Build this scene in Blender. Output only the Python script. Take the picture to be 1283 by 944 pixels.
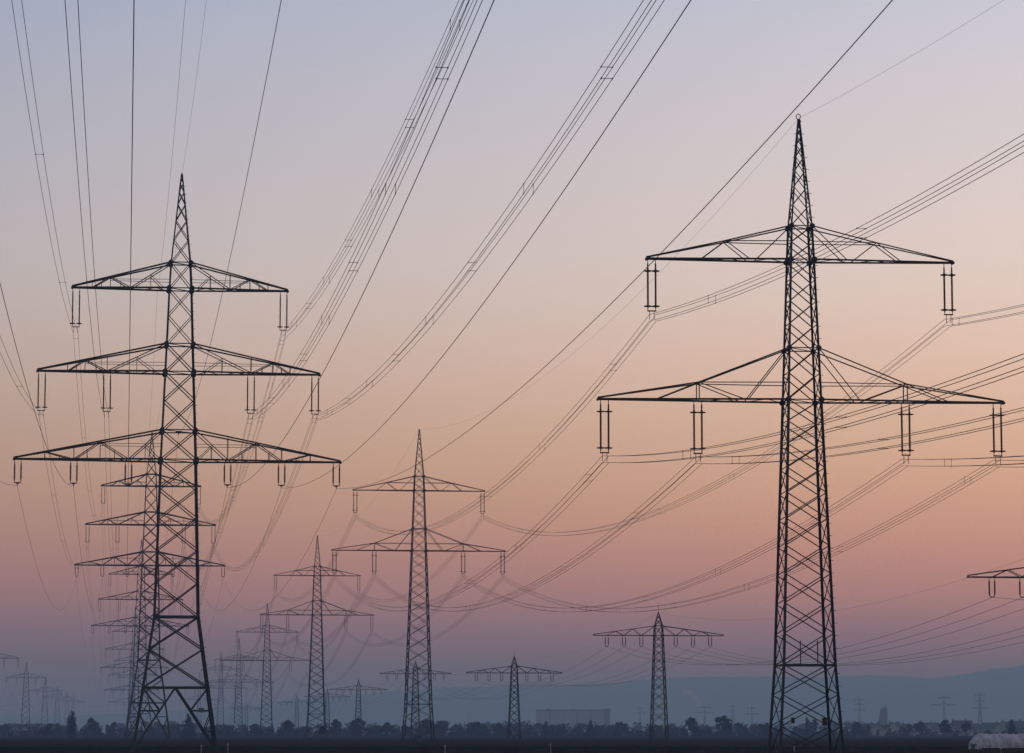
import bpy, math, random
from mathutils import Vector, Matrix
R = random.Random(7)
for o in list(bpy.data.objects):
    bpy.data.objects.remove(o)
SC = bpy.context.scene
COL = SC.collection

# ------------------------------------------------------------------ camera, sky, sun, exposure
F = 3800.0; CX = 641.5; CY = 472.0; HY = 918.0; CAMZ = 2.0
TH = math.atan((HY - CY) / F)
cam = bpy.data.objects.new('camera', bpy.data.cameras.new('camera')); COL.objects.link(cam)
cam.data.sensor_width = 36.0; cam.data.lens = 36.0 * F / 1283.0
cam.location = (0, 0, CAMZ); cam.rotation_euler = (math.pi / 2 + TH, 0, 0)
cam.data.clip_start = 0.5; cam.data.clip_end = 40000
SC.camera = cam

SIG = (1.45e-4, 1.8e-4, 2.5e-4)   # haze extinction per metre, blue fades first
HAZE_TOP = 210.0; HAZE_FAR = 11000.0
FOG = (0.126, 0.149, 0.193)   # what the haze settles to (measured), used only to work out the sky behind it
def lin(c):
    c = c / 255.0
    return c / 12.92 if c <= 0.04045 else ((c + 0.055) / 1.055) ** 2.4

w = bpy.data.worlds.new('World'); SC.world = w; w.use_nodes = True
nt = w.node_tree; N = nt.nodes; L = nt.links
for n in list(N): N.remove(n)
out = N.new('ShaderNodeOutputWorld'); bg = N.new('ShaderNodeBackground'); L.new(bg.outputs[0], out.inputs[0])
tc = N.new('ShaderNodeTexCoord'); sep = N.new('ShaderNodeSeparateXYZ'); L.new(tc.outputs['Generated'], sep.inputs[0])
# picture row -> colour the sky shows there
SKY = [(0, (183, 186, 201)), (60, (189, 188, 200)), (120, (194, 189, 197)), (200, (199, 191, 194)), (270, (204, 191, 190)), (325, (206, 191, 186)),
       (380, (207, 187, 178)), (440, (207, 180, 167)), (490, (204, 173, 156)), (541, (199, 165, 145)), (580, (196, 158, 138)), (621, (190, 150, 131)), (660, (183, 141, 127)),
       (700, (173, 131, 124)), (746, (157, 121, 122)), (786, (133, 111, 121)), (810, (120, 106, 119)), (831, (109, 103, 117)), (845, (103, 101, 116)), (875, (96, 98, 116)), (915, (89, 97, 116))]
SIN_TOP = 0.30
ramp = N.new('ShaderNodeValToRGB'); cr = ramp.color_ramp
stops = []
for y, c in SKY:
    v = CY - y; k = F * math.cos(TH) - v * math.sin(TH); t = (F * math.sin(TH) + v * math.cos(TH)) / k
    t = max(t, 0.0005)
    path = min((HAZE_TOP - CAMZ) / t, HAZE_FAR) * math.sqrt(1 + t * t)
    T = [math.exp(-q * path) for q in SIG]
    col = [max(0.0, (lin(c[i]) - (1 - T[i]) * FOG[i]) / T[i]) for i in range(3)]
    stops.append((t / math.sqrt(1 + t * t) / SIN_TOP, col))
stops.sort()
stops.append((1.0, (0.38, 0.45, 0.62)))
while len(cr.elements) < len(stops): cr.elements.new(0.5)
for e, (p, c) in zip(cr.elements, stops):
    e.position = p
for e, (p, c) in zip(cr.elements, stops):
    e.position = p; e.color = (c[0], c[1], c[2], 1)
cr.interpolation = 'LINEAR'
def mathn(op, a, b=None, c=None, clamp=False):
    m = N.new('ShaderNodeMath'); m.operation = op; m.use_clamp = clamp
    for i, x in enumerate((a, b, c)):
        if x is None: continue
        if isinstance(x, (int, float)): m.inputs[i].default_value = x
        else: L.new(x, m.inputs[i])
    return m.outputs[0]
L.new(mathn('DIVIDE', sep.outputs['Z'], SIN_TOP), ramp.inputs[0])
# the glow is stronger to the right, the more so the higher up
kz = N.new('ShaderNodeMapRange'); L.new(sep.outputs['Z'], kz.inputs[0])
kz.inputs[1].default_value = 0.03; kz.inputs[2].default_value = 0.24; kz.inputs[3].default_value = 0.72; kz.inputs[4].default_value = 0.98
xc = N.new('ShaderNodeClamp'); L.new(sep.outputs['X'], xc.inputs[0]); xc.inputs[1].default_value = -0.3; xc.inputs[2].default_value = 0.3
kx = mathn('MULTIPLY', kz.outputs[0], xc.outputs[0])
comb = N.new('ShaderNodeCombineXYZ')
for i, g in enumerate((1.48, 1.15, 0.78)):
    L.new(mathn('MULTIPLY_ADD', kx, g, 1.0), comb.inputs[i])
mul = N.new('ShaderNodeVectorMath'); mul.operation = 'MULTIPLY'
L.new(ramp.outputs[0], mul.inputs[0]); L.new(comb.outputs[0], mul.inputs[1])
# high above, outside the evening glow, the sky is the clear blue of the atmosphere model
ns = N.new('ShaderNodeTexSky'); ns.sky_type = 'NISHITA'; ns.sun_disc = False
ns.sun_elevation = math.radians(2.0); ns.sun_rotation = math.radians(55); ns.air_density = 1.0; ns.dust_density = 1.0
nsc = N.new('ShaderNodeVectorMath'); nsc.operation = 'SCALE'; L.new(ns.outputs[0], nsc.inputs[0]); nsc.inputs[3].default_value = 0.12
hi = N.new('ShaderNodeMapRange'); L.new(sep.outputs['Z'], hi.inputs[0])
hi.inputs[1].default_value = 0.3; hi.inputs[2].default_value = 0.9; hi.inputs[3].default_value = 0; hi.inputs[4].default_value = 0.5
mix = N.new('ShaderNodeMix'); mix.data_type = 'RGBA'
L.new(hi.outputs[0], mix.inputs[0]); L.new(mul.outputs[0], mix.inputs[6]); L.new(nsc.outputs[0], mix.inputs[7])
L.new(mix.outputs[2], bg.inputs[0]); bg.inputs[1].default_value = 1.0

sun = bpy.data.objects.new('sun', bpy.data.lights.new('sun', 'SUN')); COL.objects.link(sun)
sun.data.energy = 0.06; sun.data.angle = math.radians(12); sun.data.color = (1.0, 0.72, 0.5)
sun.rotation_euler = (math.radians(88), 0, math.radians(-55 + 180)); sun.location = (60, -40, 60)

SC.render.engine = 'CYCLES'
SC.view_settings.view_transform = 'Standard'; SC.view_settings.look = 'None'
SC.view_settings.exposure = 0.0; SC.view_settings.gamma = 1.0; SC.view_settings.use_curve_mapping = False
SC.cycles.use_denoising = True
SC.cycles.denoiser = 'OPENIMAGEDENOISE'; SC.cycles.denoising_input_passes = 'RGB_ALBEDO_NORMAL'; SC.cycles.denoising_prefilter = 'ACCURATE'
SC.cycles.max_bounces = 4; SC.cycles.volume_bounces = 0; SC.cycles.transparent_max_bounces = 8
SC.render.film_transparent = False

# ------------------------------------------------------------------ helpers
def ray(x, y):
    u = x - CX; v = CY - y; k = F * math.cos(TH) - v * math.sin(TH)
    return u / k, (F * math.sin(TH) + v * math.cos(TH)) / k
def at(x, y, D):
    a, b = ray(x, y); return Vector((a * D, D, b * D + CAMZ))
def zz(y, D): return ray(CX, y)[1] * D + CAMZ

def material(name, col, rough=0.8, noise=0.0, nscale=1.0, metal=0.0, stretch=(1, 1, 1), col2=None, bump=0.0):
    m = bpy.data.materials.new(name); m.use_nodes = True
    t = m.node_tree; b = t.nodes['Principled BSDF']
    b.inputs['Base Color'].default_value = (*col, 1); b.inputs['Roughness'].default_value = rough
    b.inputs['Metallic'].default_value = metal; b.inputs['Specular IOR Level'].default_value = 0.0 if rough > 0.93 else 0.3
    if noise:
        tcn = t.nodes.new('ShaderNodeTexCoord'); mp = t.nodes.new('ShaderNodeMapping'); nz = t.nodes.new('ShaderNodeTexNoise')
        mp.inputs['Scale'].default_value = stretch
        nz.inputs['Scale'].default_value = nscale; nz.inputs['Detail'].default_value = 6
        t.links.new(tcn.outputs['Object'], mp.inputs[0]); t.links.new(mp.outputs[0], nz.inputs['Vector'])
        rp = t.nodes.new('ShaderNodeValToRGB')
        c2 = col2 or tuple(x * (1 + noise) for x in col); c1 = tuple(x * (1 - noise) for x in col) if not col2 else col
        rp.color_ramp.elements[0].position = 0.35; rp.color_ramp.elements[1].position = 0.65
        rp.color_ramp.elements[0].color = (*c1, 1); rp.color_ramp.elements[1].color = (*c2, 1)
        t.links.new(nz.outputs['Fac'], rp.inputs[0]); t.links.new(rp.outputs[0], b.inputs['Base Color'])
        if bump:
            bp = t.nodes.new('ShaderNodeBump'); bp.inputs['Strength'].default_value = bump
            t.links.new(nz.outputs['Fac'], bp.inputs['Height']); t.links.new(bp.outputs[0], b.inputs['Normal'])
    return m
M = {
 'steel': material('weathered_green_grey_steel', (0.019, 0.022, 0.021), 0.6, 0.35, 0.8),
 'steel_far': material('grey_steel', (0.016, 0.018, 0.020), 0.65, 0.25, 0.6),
 'porcelain': material('brown_porcelain', (0.035, 0.022, 0.018), 0.35, 0.2, 3),
 'wire': material('aluminium_conductor', (0.055, 0.052, 0.052), 0.55, 0.15, 0.5),
 'soil': material('ploughed_soil', (0.0200, 0.0105, 0.0060), 0.95, 0.4, 0.25, stretch=(0.25, 1, 1), bump=0.4),
 'soil2': material('bare_brown_field', (0.0250, 0.0125, 0.0085), 0.95, 0.35, 0.12, stretch=(0.15, 1, 1), bump=0.4),
 'grass': material('winter_crop_green', (0.0270, 0.0260, 0.0075), 0.95, 0.35, 0.2, stretch=(0.2, 1, 1), bump=0.3),
 'crop': material('dark_green_crop', (0.0085, 0.0100, 0.0035), 0.95, 0.5, 0.2, stretch=(0.1, 1, 1), bump=0.3),
 'hill': material('wooded_hillside', (0.024, 0.027, 0.021), 0.95, 0.5, 0.004, stretch=(1, 1, 3)),
 'bark': material('bark', (0.035, 0.028, 0.022), 0.9, 0.3, 2),
 'twigs': material('bare_twigs', (0.015, 0.015, 0.014), 0.95, 0.35, 0.25),
 'needles': material('conifer_needles', (0.010, 0.016, 0.010), 0.95, 0.4, 0.5),
 'plaster': material('grey_plaster', (0.24, 0.24, 0.235), 0.9, 0.12, 0.4),
 'metal_wall': material('grey_cladding', (0.17, 0.18, 0.20), 0.7, 0.12, 0.1),
 'dark_wall': material('dark_cladding', (0.03, 0.034, 0.04), 0.7, 0.12, 0.1),
 'rooftile': material('roof_tile', (0.055, 0.035, 0.030), 0.85, 0.3, 0.6),
 'glass': material('window_glass', (0.03, 0.035, 0.04), 0.15, 0.1, 1),
 'stone': material('tower_stone', (0.10, 0.09, 0.085), 0.9, 0.2, 0.4),
 'film': material('polytunnel_film', (0.31, 0.295, 0.325), 0.5, 0.3, 0.9, bump=0.3),
 'green': material('green_end_panel', (0.012, 0.085, 0.060), 0.6, 0.2, 1),
 'white': material('white_plastic_post', (0.27, 0.26, 0.23), 0.6, 0.3, 4),
 'ridge': material('turned_earth', (0.030, 0.016, 0.011), 0.95, 0.5, 0.8, bump=0.4),
 'dry': material('dry_grass_tufts', (0.050, 0.036, 0.022), 0.95, 0.4, 1.5),
 'sign': material('enamel_sign', (0.07, 0.095, 0.07), 0.5, 0.2, 3),
 'box': material('dark_box', (0.012, 0.014, 0.016), 0.6, 0.2, 3),
 'concrete': material('concrete', (0.04, 0.038, 0.036), 0.9, 0.2, 2),
}

def tag(o, label=None, cat=None, group=None, kind=None):
    if label: o['label'] = label
    if cat: o['category'] = cat
    if group: o['group'] = group
    if kind: o['kind'] = kind
    return o
def empty(name, loc=(0, 0, 0), rz=0.0):
    o = bpy.data.objects.new(name, None); COL.objects.link(o); o.location = loc; o.rotation_euler = (0, 0, rz)
    o.empty_display_size = 0.5
    return o

class MB:
    def __init__(s): s.v = []; s.f = []
    def add(s, vs, fs):
        b = len(s.v); s.v += [tuple(p) for p in vs]; s.f += [tuple(i + b for i in f) for f in fs]
    def box(s, lo, hi):
        x0, y0, z0 = lo; x1, y1, z1 = hi
        s.add([(x0,y0,z0),(x1,y0,z0),(x1,y1,z0),(x0,y1,z0),(x0,y0,z1),(x1,y0,z1),(x1,y1,z1),(x0,y1,z1)],
              [(0,3,2,1),(4,5,6,7),(0,1,5,4),(1,2,6,5),(2,3,7,6),(3,0,4,7)])
    def beam(s, a, b, w, ang=False, ref=None):
        a = Vector(a); b = Vector(b); d = b - a
        if d.length < 1e-6: return
        d.normalize()
        u = Vector(ref) if ref is not None else (Vector((0, 0, 1)) if abs(d.z) < 0.9 else Vector((0, 1, 0)))
        u = (u - d * u.dot(d)); u.normalize(); v = d.cross(u)
        if ang:      # L-section angle iron
            t = w * 0.16; pr = [(0,0),(w,0),(w,t),(t,t),(t,w),(0,w)]; pr = [(p - w*0.3, q - w*0.3) for p, q in pr]
            vs = [a + u*p + v*q for p, q in pr] + [b + u*p + v*q for p, q in pr]
            fs = [(i, (i+1) % 6, 6 + (i+1) % 6, 6 + i) for i in range(6)] + [(0,1,2,3),(0,3,4,5),(9,8,7,6),(11,10,9,6)]
        else:
            h = w / 2; pr = [(-h,-h),(h,-h),(h,h),(-h,h)]
            vs = [a + u*p + v*q for p, q in pr] + [b + u*p + v*q for p, q in pr]
            fs = [(0,1,5,4),(1,2,6,5),(2,3,7,6),(3,0,4,7),(3,2,1,0),(4,5,6,7)]
        s.add(vs, fs)
    def tube(s, pts, r, n=6, radii=None):
        pts = [Vector(p) for p in pts]; b = len(s.v); m = len(pts)
        for i, p in enumerate(pts):
            d = (pts[min(i+1, m-1)] - pts[max(i-1, 0)]).normalized()
            u = Vector((0, 0, 1)) if abs(d.z) < 0.9 else Vector((1, 0, 0))
            u = (u - d * u.dot(d)).normalized(); v = d.cross(u); rr = radii[i] if radii else r
            for k in range(n):
                a = 2 * math.pi * k / n; s.v.append(tuple(p + u * (math.cos(a) * rr) + v * (math.sin(a) * rr)))
        for i in range(m - 1):
            for k in range(n):
                s.f.append((b + i*n + k, b + i*n + (k+1) % n, b + (i+1)*n + (k+1) % n, b + (i+1)*n + k))
        s.f.append(tuple(b + k for k in reversed(range(n)))); s.f.append(tuple(b + (m-1)*n + k for k in range(n)))
    def ring(s, c, rad, r, n=14, k=5):
        c = Vector(c); b = len(s.v)
        for i in range(n):
            a = 2 * math.pi * i / n; e = Vector((math.cos(a), math.sin(a), 0))
            for j in range(k):
                q = 2 * math.pi * j / k; s.v.append(tuple(c + e * (rad + r * math.cos(q)) + Vector((0, 0, r * math.sin(q)))))
        for i in range(n):
            for j in range(k):
                s.f.append((b + i*k + j, b + ((i+1) % n)*k + j, b + ((i+1) % n)*k + (j+1) % k, b + i*k + (j+1) % k))
    def mesh(s, name):
        me = bpy.data.meshes.new(name); me.from_pydata(s.v, [], s.f); me.update(); return me
    def build(s, name, mat, parent=None):
        me = s.mesh(name); me.materials.append(mat)
        o = bpy.data.objects.new(name, me); COL.objects.link(o)
        if parent: o.parent = parent
        return o
def inst(name, me, parent, loc=(0, 0, 0)):
    o = bpy.data.objects.new(name, me); COL.objects.link(o); o.parent = parent; o.location = loc; return o

# ------------------------------------------------------------------ setting: ground, fields, hills
def sheet(name, pts, z, mat, x_jag=0.0):
    mb = MB(); mb.add([(x, y, z) for x, y in pts], [tuple(range(len(pts)))]); o = mb.build(name, mat); return tag(o, kind='structure')
mb = MB(); mb.add([(-2990, -280, 0), (2990, -280, 0), (2990, 10950, 0), (-2990, 10950, 0)], [(0, 1, 2, 3)])
tag(mb.build('ground', M['soil']), kind='structure')
def strip(name, d0, d1, z, mat, amp0, amp1, x0=-620, x1=620, seed=1, slope=0.0):
    r = random.Random(seed); n = 80
    e0 = []; e1 = []
    for i in range(n + 1):
        x = x0 + (x1 - x0) * i / n
        e0.append((x, d0 + slope * x + r.uniform(-amp0, amp0))); e1.append((x, d1 + slope * x + r.uniform(-amp1, amp1)))
    mb = MB(); vs = [(x, y, z) for x, y in e0] + [(x, y, z) for x, y in e1]
    mb.add(vs, [(i, i + 1, n + 2 + i, n + 1 + i) for i in range(n)]); tag(mb.build(name, mat), kind='structure')
strip('green_field', 436, 486, 0.010, M['grass'], 3, 5, seed=2, slope=0.03)
strip('dark_crop_field', 345, 436, 0.006, M['crop'], 3, 3, seed=6, slope=0.03)
strip('stubble_field', 575, 640, 0.010, M['soil2'], 3, 4, seed=9, slope=-0.04)
strip('brown_field', 640, 1345, 0.010, M['soil2'], 8, 4, seed=3, slope=-0.05)
strip('grass_verge', 505, 545, 0.010, M['grass'], 3, 4, seed=4, slope=0.05)

RIDGE = [(-500, 901), (-60, 899), (120, 896), (220, 891), (300, 885), (370, 879), (430, 873), (480, 868), (520, 865), (560, 862.5), (600, 861), (640, 860),
         (690, 859.5), (730, 858), (760, 856), (800, 852.5), (850, 849.3), (900, 847.8), (950, 848.6), (1000, 849), (1040, 848), (1080, 846.6),
         (1110, 846.8), (1140, 848.8), (1160, 851), (1190, 848), (1220, 842.5), (1250, 837.5), (1283, 833.5), (1340, 828), (1500, 824), (1900, 830)]
def ridge_y(x):
    for (a, p), (b, q) in zip(RIDGE, RIDGE[1:]):
        if a <= x <= b:
            t = (x - a) / (b - a); return p + (q - p) * t
    return RIDGE[-1][1]
def hills():
    r = random.Random(5); D0 = 8200; D1 = 10400; nx = 300; ny = 14; vs = []; fs = []
    for j in range(ny + 1):
        t = j / ny; D = D0 + (D1 - D0) * t
        for i in range(nx + 1):
            px = -420 + (1830 + 420) * i / nx
            X = ray(px, 860)[0] * 9600
            h = zz(ridge_y(px), 9600)
            prof = math.sin(min(1.0, t / 0.636) * math.pi / 2) if t < 0.636 else 1 - 0.35 * (t - 0.636) / 0.364
            und = 1 + 0.05 * math.sin(X * 0.004 + 3 * t) * (1 - prof)
            vs.append((X, D, max(0.0, h * prof * und) + (r.uniform(-2.2, 2.2) if 0 < t else -1)))
    for j in range(ny):
        for i in range(nx):
            a = j * (nx + 1) + i; fs.append((a, a + 1, a + nx + 2, a + nx + 1))
    mb = MB(); mb.add(vs, fs); o = mb.build('wooded_hills', M['hill']); tag(o, kind='structure')
    for p in o.data.polygons: p.use_smooth = True
hills()

# haze: one closed box of even air
def haze():
    mb = MB(); mb.box((-3000, -300, -1.0), (3000, HAZE_FAR, HAZE_TOP))
    m = bpy.data.materials.new('evening_haze'); m.use_nodes = True; t = m.node_tree
    for n in list(t.nodes): t.nodes.remove(n)
    o_ = t.nodes.new('ShaderNodeOutputMaterial'); v = t.nodes.new('ShaderNodeVolumePrincipled')
    v.inputs['Color'].default_value = (0.422, 0.624, 0.925, 1); v.inputs['Absorption Color'].default_value = (0.525, 0.555, 0.0, 1); v.inputs['Density'].default_value = 2.5e-4; v.inputs['Anisotropy'].default_value = 0.0
    t.links.new(v.outputs[0], o_.inputs['Volume'])
    tag(mb.build('haze', m), kind='stuff')
haze()

# ------------------------------------------------------------------ pylons
def hw_at(prof, z):
    for (a, p), (b, q) in zip(prof, prof[1:]):
        if a <= z <= b: return p + (q - p) * (z - a) / (b - a)
    return prof[-1][1] if z > prof[-1][0] else prof[0][1]

INS = {}
def insulator_meshes(length, gap, rings, near, ushape=False):
    single = rings == 0 and length < 3.0
    key = (length, gap, rings, near, ushape)
    if key in INS: return INS[key]
    rod = MB(); top = 0.28; bot = length - 0.55 if not ushape else length - 0.25
    for s in (-1, 1):
        x = s * gap / 2
        if near:
            n = 26; pts = []; rad = []
            for i in range(n + 1):
                z = -top - (bot - top) * i / n
                pts += [(x, 0, z), (x, 0, z - 0.015)]; rad += [0.045, (0.11 if length < 3 else 0.095) if 2 < i < n - 1 else 0.07]
            rod.tube(pts, 0.05, 7, rad)
        else:
            rod.tube([(x, 0, -top), (x, 0, -bot)], 0.075, 5)
        rod.tube([(x, 0, 0.05), (x, 0, -top)], 0.03, 4)
    me_rod = rod.mesh('insulator'); me_rod.materials.append(M['porcelain'])
    yk = MB(); h = gap / 2
    if ushape:
        pts = [(-h, 0, -bot)] + [(-h * math.cos(a), 0, -bot - h * 0.9 * math.sin(a)) for a in (0.5, 1.0, 1.57, 2.1, 2.6)] + [(h, 0, -bot)]
        yk.tube(pts, 0.045, 5); yk.tube([(0, 0, -bot - h * 0.9), (0, 0, -length)], 0.04, 5)
    else:
        for s in (-1, 1): yk.tube([(s*h, 0, -bot), (s*h, 0, -bot - 0.2)], 0.03, 4)
        yk.box((-h - 0.05, -0.03, -bot - 0.27), (h + 0.05, 0.03, -bot - 0.18))
        if single: yk.beam((0, 0, -bot - 0.27), (0, 0, -length - 0.02), 0.07); yk.box((-h * 0.5, -0.03, -bot - 0.36), (h * 0.5, 0.03, -bot - 0.275))
        else: yk.beam((-h * 0.6, 0, -bot - 0.27), (-h * 0.6, 0, -length - 0.3), 0.04); yk.beam((h * 0.6, 0, -bot - 0.27), (h * 0.6, 0, -length - 0.3), 0.04)
    me_yk = yk.mesh('yoke'); me_yk.materials.append(M['steel'])
    me_ring = None
    if rings:
        rg = MB(); rg.ring((0, 0, 0), 0.27 if near else 0.24, 0.036); rg.beam((-0.22, 0, 0), (0.22, 0, 0), 0.04)
        me_ring = rg.mesh('arcing_ring'); me_ring.materials.append(M['steel'])
    INS[key] = (me_rod, me_yk, me_ring, top, bot)
    return INS[key]
def add_insulator(root, x, z, length, gap, rings, near, ushape=False, subparts=True):
    rod, yk, rg, top, bot = insulator_meshes(length, gap, rings, near, ushape)
    o = inst('insulator', rod, root, (x, 0, z)); inst('yoke', yk, o)
    if rg and subparts:
        zs = {1: [-bot + 0.12], 2: [-bot + 0.12, -top - 0.55]}[rings]
        for s in (-1, 1):
            for q in zs: inst('arcing_ring', rg, o, (s * gap / 2, 0, q))

def panels(z0, z1, prof, ratio):
    """levels from z1 down to z0, panel height follows the body's width"""
    h = z1 - z0; wm = 2 * hw_at(prof, (z0 + z1) / 2); n = max(1, round(h / (ratio * wm)))
    ws = [hw_at(prof, z0 + h * (i + 0.5) / n) ** 0.9 for i in range(n)]; t = sum(ws); z = z0; res = [z0]
    for q in ws: z += h * q / t; res.append(z)
    res[-1] = z1
    return res

def pylon(kind, name, X, D, yaw, zlow, label, cat='pylon', group=None, near=False, lod=0, arms=None, extra=None, hs=1.0, apex=None, widen=1.0):
    root = empty(name, (X, D, 0), yaw); tag(root, label, cat, group)
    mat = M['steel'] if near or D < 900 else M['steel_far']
    if kind == 'T':     # three crossarms
        zw = zlow * 0.46; hww = 1.86 + (zlow - zw) * 0.0277
        prof = [(0, hww + zw * 0.146), (zw, hww), (zlow, 1.86), (zlow + 9.25, 1.5), (zlow + 18.1, 1.19), (zlow + 20.85, 1.04), (zlow + 30.4, 0.07)]
        zb = zw * 0.473; lw, bw = 0.245, 0.105
        cuts = [zb, zw, zlow, zlow + 3.1, zlow + 9.25, zlow + 12.2, zlow + 18.1, zlow + 20.85, zlow + 30.0]; ratio = [0.72, 0.80, 0.9, 0.95, 0.9, 1.0, 1.0, 1.35]
        A = [dict(z=zlow, dz=3.1, tip=17.0, zig=[('b', 5.15), ('t', 8.1), ('b', 10.8), ('t', 13.8)], ins=[(5.15, 2.7), (10.8, 2.7), (16.55, 2.7)], rings=0, gap=0.66),
             dict(z=zlow + 9.25, dz=2.95, tip=14.75, zig=[('b', 7.5), ('t', 9.8), ('b', 11.6)], ins=[(7.5, 4.4), (14.25, 4.4)], rings=1, gap=0.7),
             dict(z=zlow + 18.1, dz=2.75, tip=11.3, zig=[('b', 5.2), ('t', 7.3), ('b', 9.2)], ins=[(10.85, 4.4)], rings=1, gap=0.7)]
        hor = [zw, zb, zlow, zlow + 3.1, zlow + 9.25, zlow + 12.2, zlow + 18.1, zlow + 20.85]
    elif kind == 'R':   # two crossarms, wide lower one with a kinked top chord
        zw = 6.8; hww = 1.22 + (zlow - zw) * 0.035
        prof = [(0, hww + zw * 0.07), (zw, hww), (zlow, 1.22), (zlow + 10.35, 0.87), (zlow + 12.85, 0.77), (zlow + 20.9, 0.06)]
        zb = 0; lw, bw = 0.18, 0.072
        cuts = [0, zw, zlow, zlow + 3.8, zlow + 10.35, zlow + 12.85, zlow + 20.5]; ratio = [0.52, 0.60, 0.7, 0.75, 0.85, 1.15]
        wl = widen
        A = [dict(z=zlow, dz=3.8, tip=15.0 * wl, node=(7.67 * wl, 1.25), d1=(4.1, 4.35, 10.8), hang=True, ins=[(7.67 * wl, 4.15), (14.5 * wl, 4.15)], rings=2, gap=0.57),
             dict(z=zlow + 10.35, dz=2.5, tip=11.4, node=(5.6, 1.35), d1=(3.35, 3.85, 7.4), hang=False, ins=[(11.0, 4.1)], rings=2, gap=0.57)]
        hor = [zw, zlow, zlow + 3.8, zlow + 10.35, zlow + 12.85]
    elif kind == 'M':   # small single-level pylon
        prof = [(0, 1.32), (zlow, 0.68), (zlow + 1.6, 0.6), (zlow + 3.7, 0.05)]; zb = 0; lw, bw = 0.15, 0.07
        cuts = [0, zlow, zlow + 1.6, zlow + 3.6]; ratio = [0.75, 0.9, 1.0]
        A = [dict(z=zlow, dz=1.55, tip=10.64, zig=[('b', 2.81), ('t', 4.24), ('b', 5.63), ('t', 7.0), ('b', 8.44)], ins=[(2.81, 1.75), (5.63, 1.75), (8.44, 1.75)], rings=0, gap=0.5, u=True)]
        hor = [zlow, zlow + 1.6]
    elif kind == 'L':   # wide single-level pylon with a tall peak
        prof = [(0, 2.9), (zlow * 0.25, 2.2), (zlow, 1.15), (zlow + 2.4, 0.95), (zlow + 8.4, 0.06)]; zb = 0; lw, bw = 0.2, 0.1
        cuts = [0, zlow * 0.25, zlow, zlow + 2.4, zlow + 8.2]; ratio = [0.8, 0.8, 0.9, 1.3]
        A = [dict(z=zlow, dz=2.4, tip=10.8, zig=[('b', 5.0), ('t', 7.2)], ins=[(5.0, 2.9), (10.6, 2.9)], rings=0, gap=0.5)]
        hor = [zlow * 0.25, zlow, zlow + 2.4]
    else:               # 'F': far away, crossarms given as (height, half width)
        prof = [(0, apex * 0.055), (apex * 0.55, apex * 0.024), (apex, 0.1)]; zb = 0; lw, bw = 0.72, 0.36
        cuts = [0, apex * 0.55, apex * 0.98]; ratio = [1.0, 1.2]
        A = [dict(z=z_, dz=apex * 0.04, tip=h_, zig=[('b', h_ * 0.45)], ins=[(h_ * 0.95, 3.2)], rings=0, gap=0.4) for z_, h_ in arms]
        hor = []
    if 600 < D and kind in 'RTM': lw *= 1.2; bw *= 1.3
    ang = near
    # legs, one mesh each
    zs = [p[0] for p in prof]
    for sx in (-1, 1):
        for sy in (-1, 1):
            mb = MB()
            for (za, ha), (zc, hc) in zip(prof, prof[1:]):
                ww = lw * (1.0 if za < zlow * 0.9 else 0.8 if za < prof[-2][0] else 0.55)
                mb.beam((sx*ha, sy*ha, za - (0.3 if za == 0 else 0)), (sx*hc, sy*hc, zc), ww, ang, ref=(-sx, 0, 0))
            mb.box((sx*prof[0][1] - 0.3, sy*prof[0][1] - 0.3, -0.2), (sx*prof[0][1] + 0.3, sy*prof[0][1] + 0.3, 0.22)) if False else None
            if near and sx == 1 and sy == -1 or near and kind == 'R' and sx == -1 and sy == -1:      # step bolts
                z = 2.6
                while z < prof[-1][0] - 0.5:
                    h = hw_at(prof, z); mb.beam((sx*h, sy*h, z), (sx*(h + 0.24), sy*h, z), 0.035); z += 0.9
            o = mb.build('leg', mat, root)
            ft = MB(); h = prof[0][1]; ft.box((sx*h - 0.3, sy*h - 0.3, -0.3), (sx*h + 0.3, sy*h + 0.3, 0.14)); ft.build('footing', M['concrete'], o)
    # bracing
    br = MB()
    def face(k, u, h, z):   # corner point on one of four faces
        return [(u*h, -h, z), (h, u*h, z), (-u*h, h, z), (-h, -u*h, z)][k]
    lv = []
    for i in range(len(cuts) - 1):
        lv.append(panels(cuts[i], cuts[i+1], prof, ratio[i]))
    for q in lv:
        for a, b in zip(q, q[1:]):
            ha, hb = hw_at(prof, a), hw_at(prof, b)
            ww = bw * (1.25 if a < zlow * 0.45 and kind == 'T' else 1.0 if a < zlow + 12 else 0.75)
            for k in range(4):
                br.beam(face(k, -1, ha, a), face(k, 1, hb, b), ww, ang); br.beam(face(k, 1, ha, a), face(k, -1, hb, b), ww, ang)
    for z in hor:
        h = hw_at(prof, z)
        for k in range(4): br.beam(face(k, -1, h, z), face(k, 1, h, z), bw * (1.6 if z < zlow else 1.1), ang)
        br.beam((-h, -h, z), (h, h, z), bw * 0.7)
    if kind == 'T':      # splayed portal at the foot of every face
        h6 = hw_at(prof, zb)
        for k in range(4):
            br.beam(face(k, -1, h6, zb), face(k, 1, h6, zb), bw * 1.8, ang)
            c = Vector(face(k, 0, h6, zb))
            for s in (-1, 1):
                foot = Vector(face(k, s, prof[0][1], 0)); br.beam(c, foot, bw * 1.5, ang)
                p1 = c.lerp(foot, 0.36); p2 = c.lerp(foot, 0.68)
                l1 = Vector(face(k, s, hw_at(prof, zb * 0.64), zb * 0.64)); l2 = Vector(face(k, s, hw_at(prof, zb * 0.32), zb * 0.32))
                lt = Vector(face(k, s, h6, zb))
                br.beam(p1, l1, bw * 1.2, ang); br.beam(p2, l2, bw, ang); br.beam(lt, p1, bw, ang); br.beam(l1, p2, bw, ang)
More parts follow.
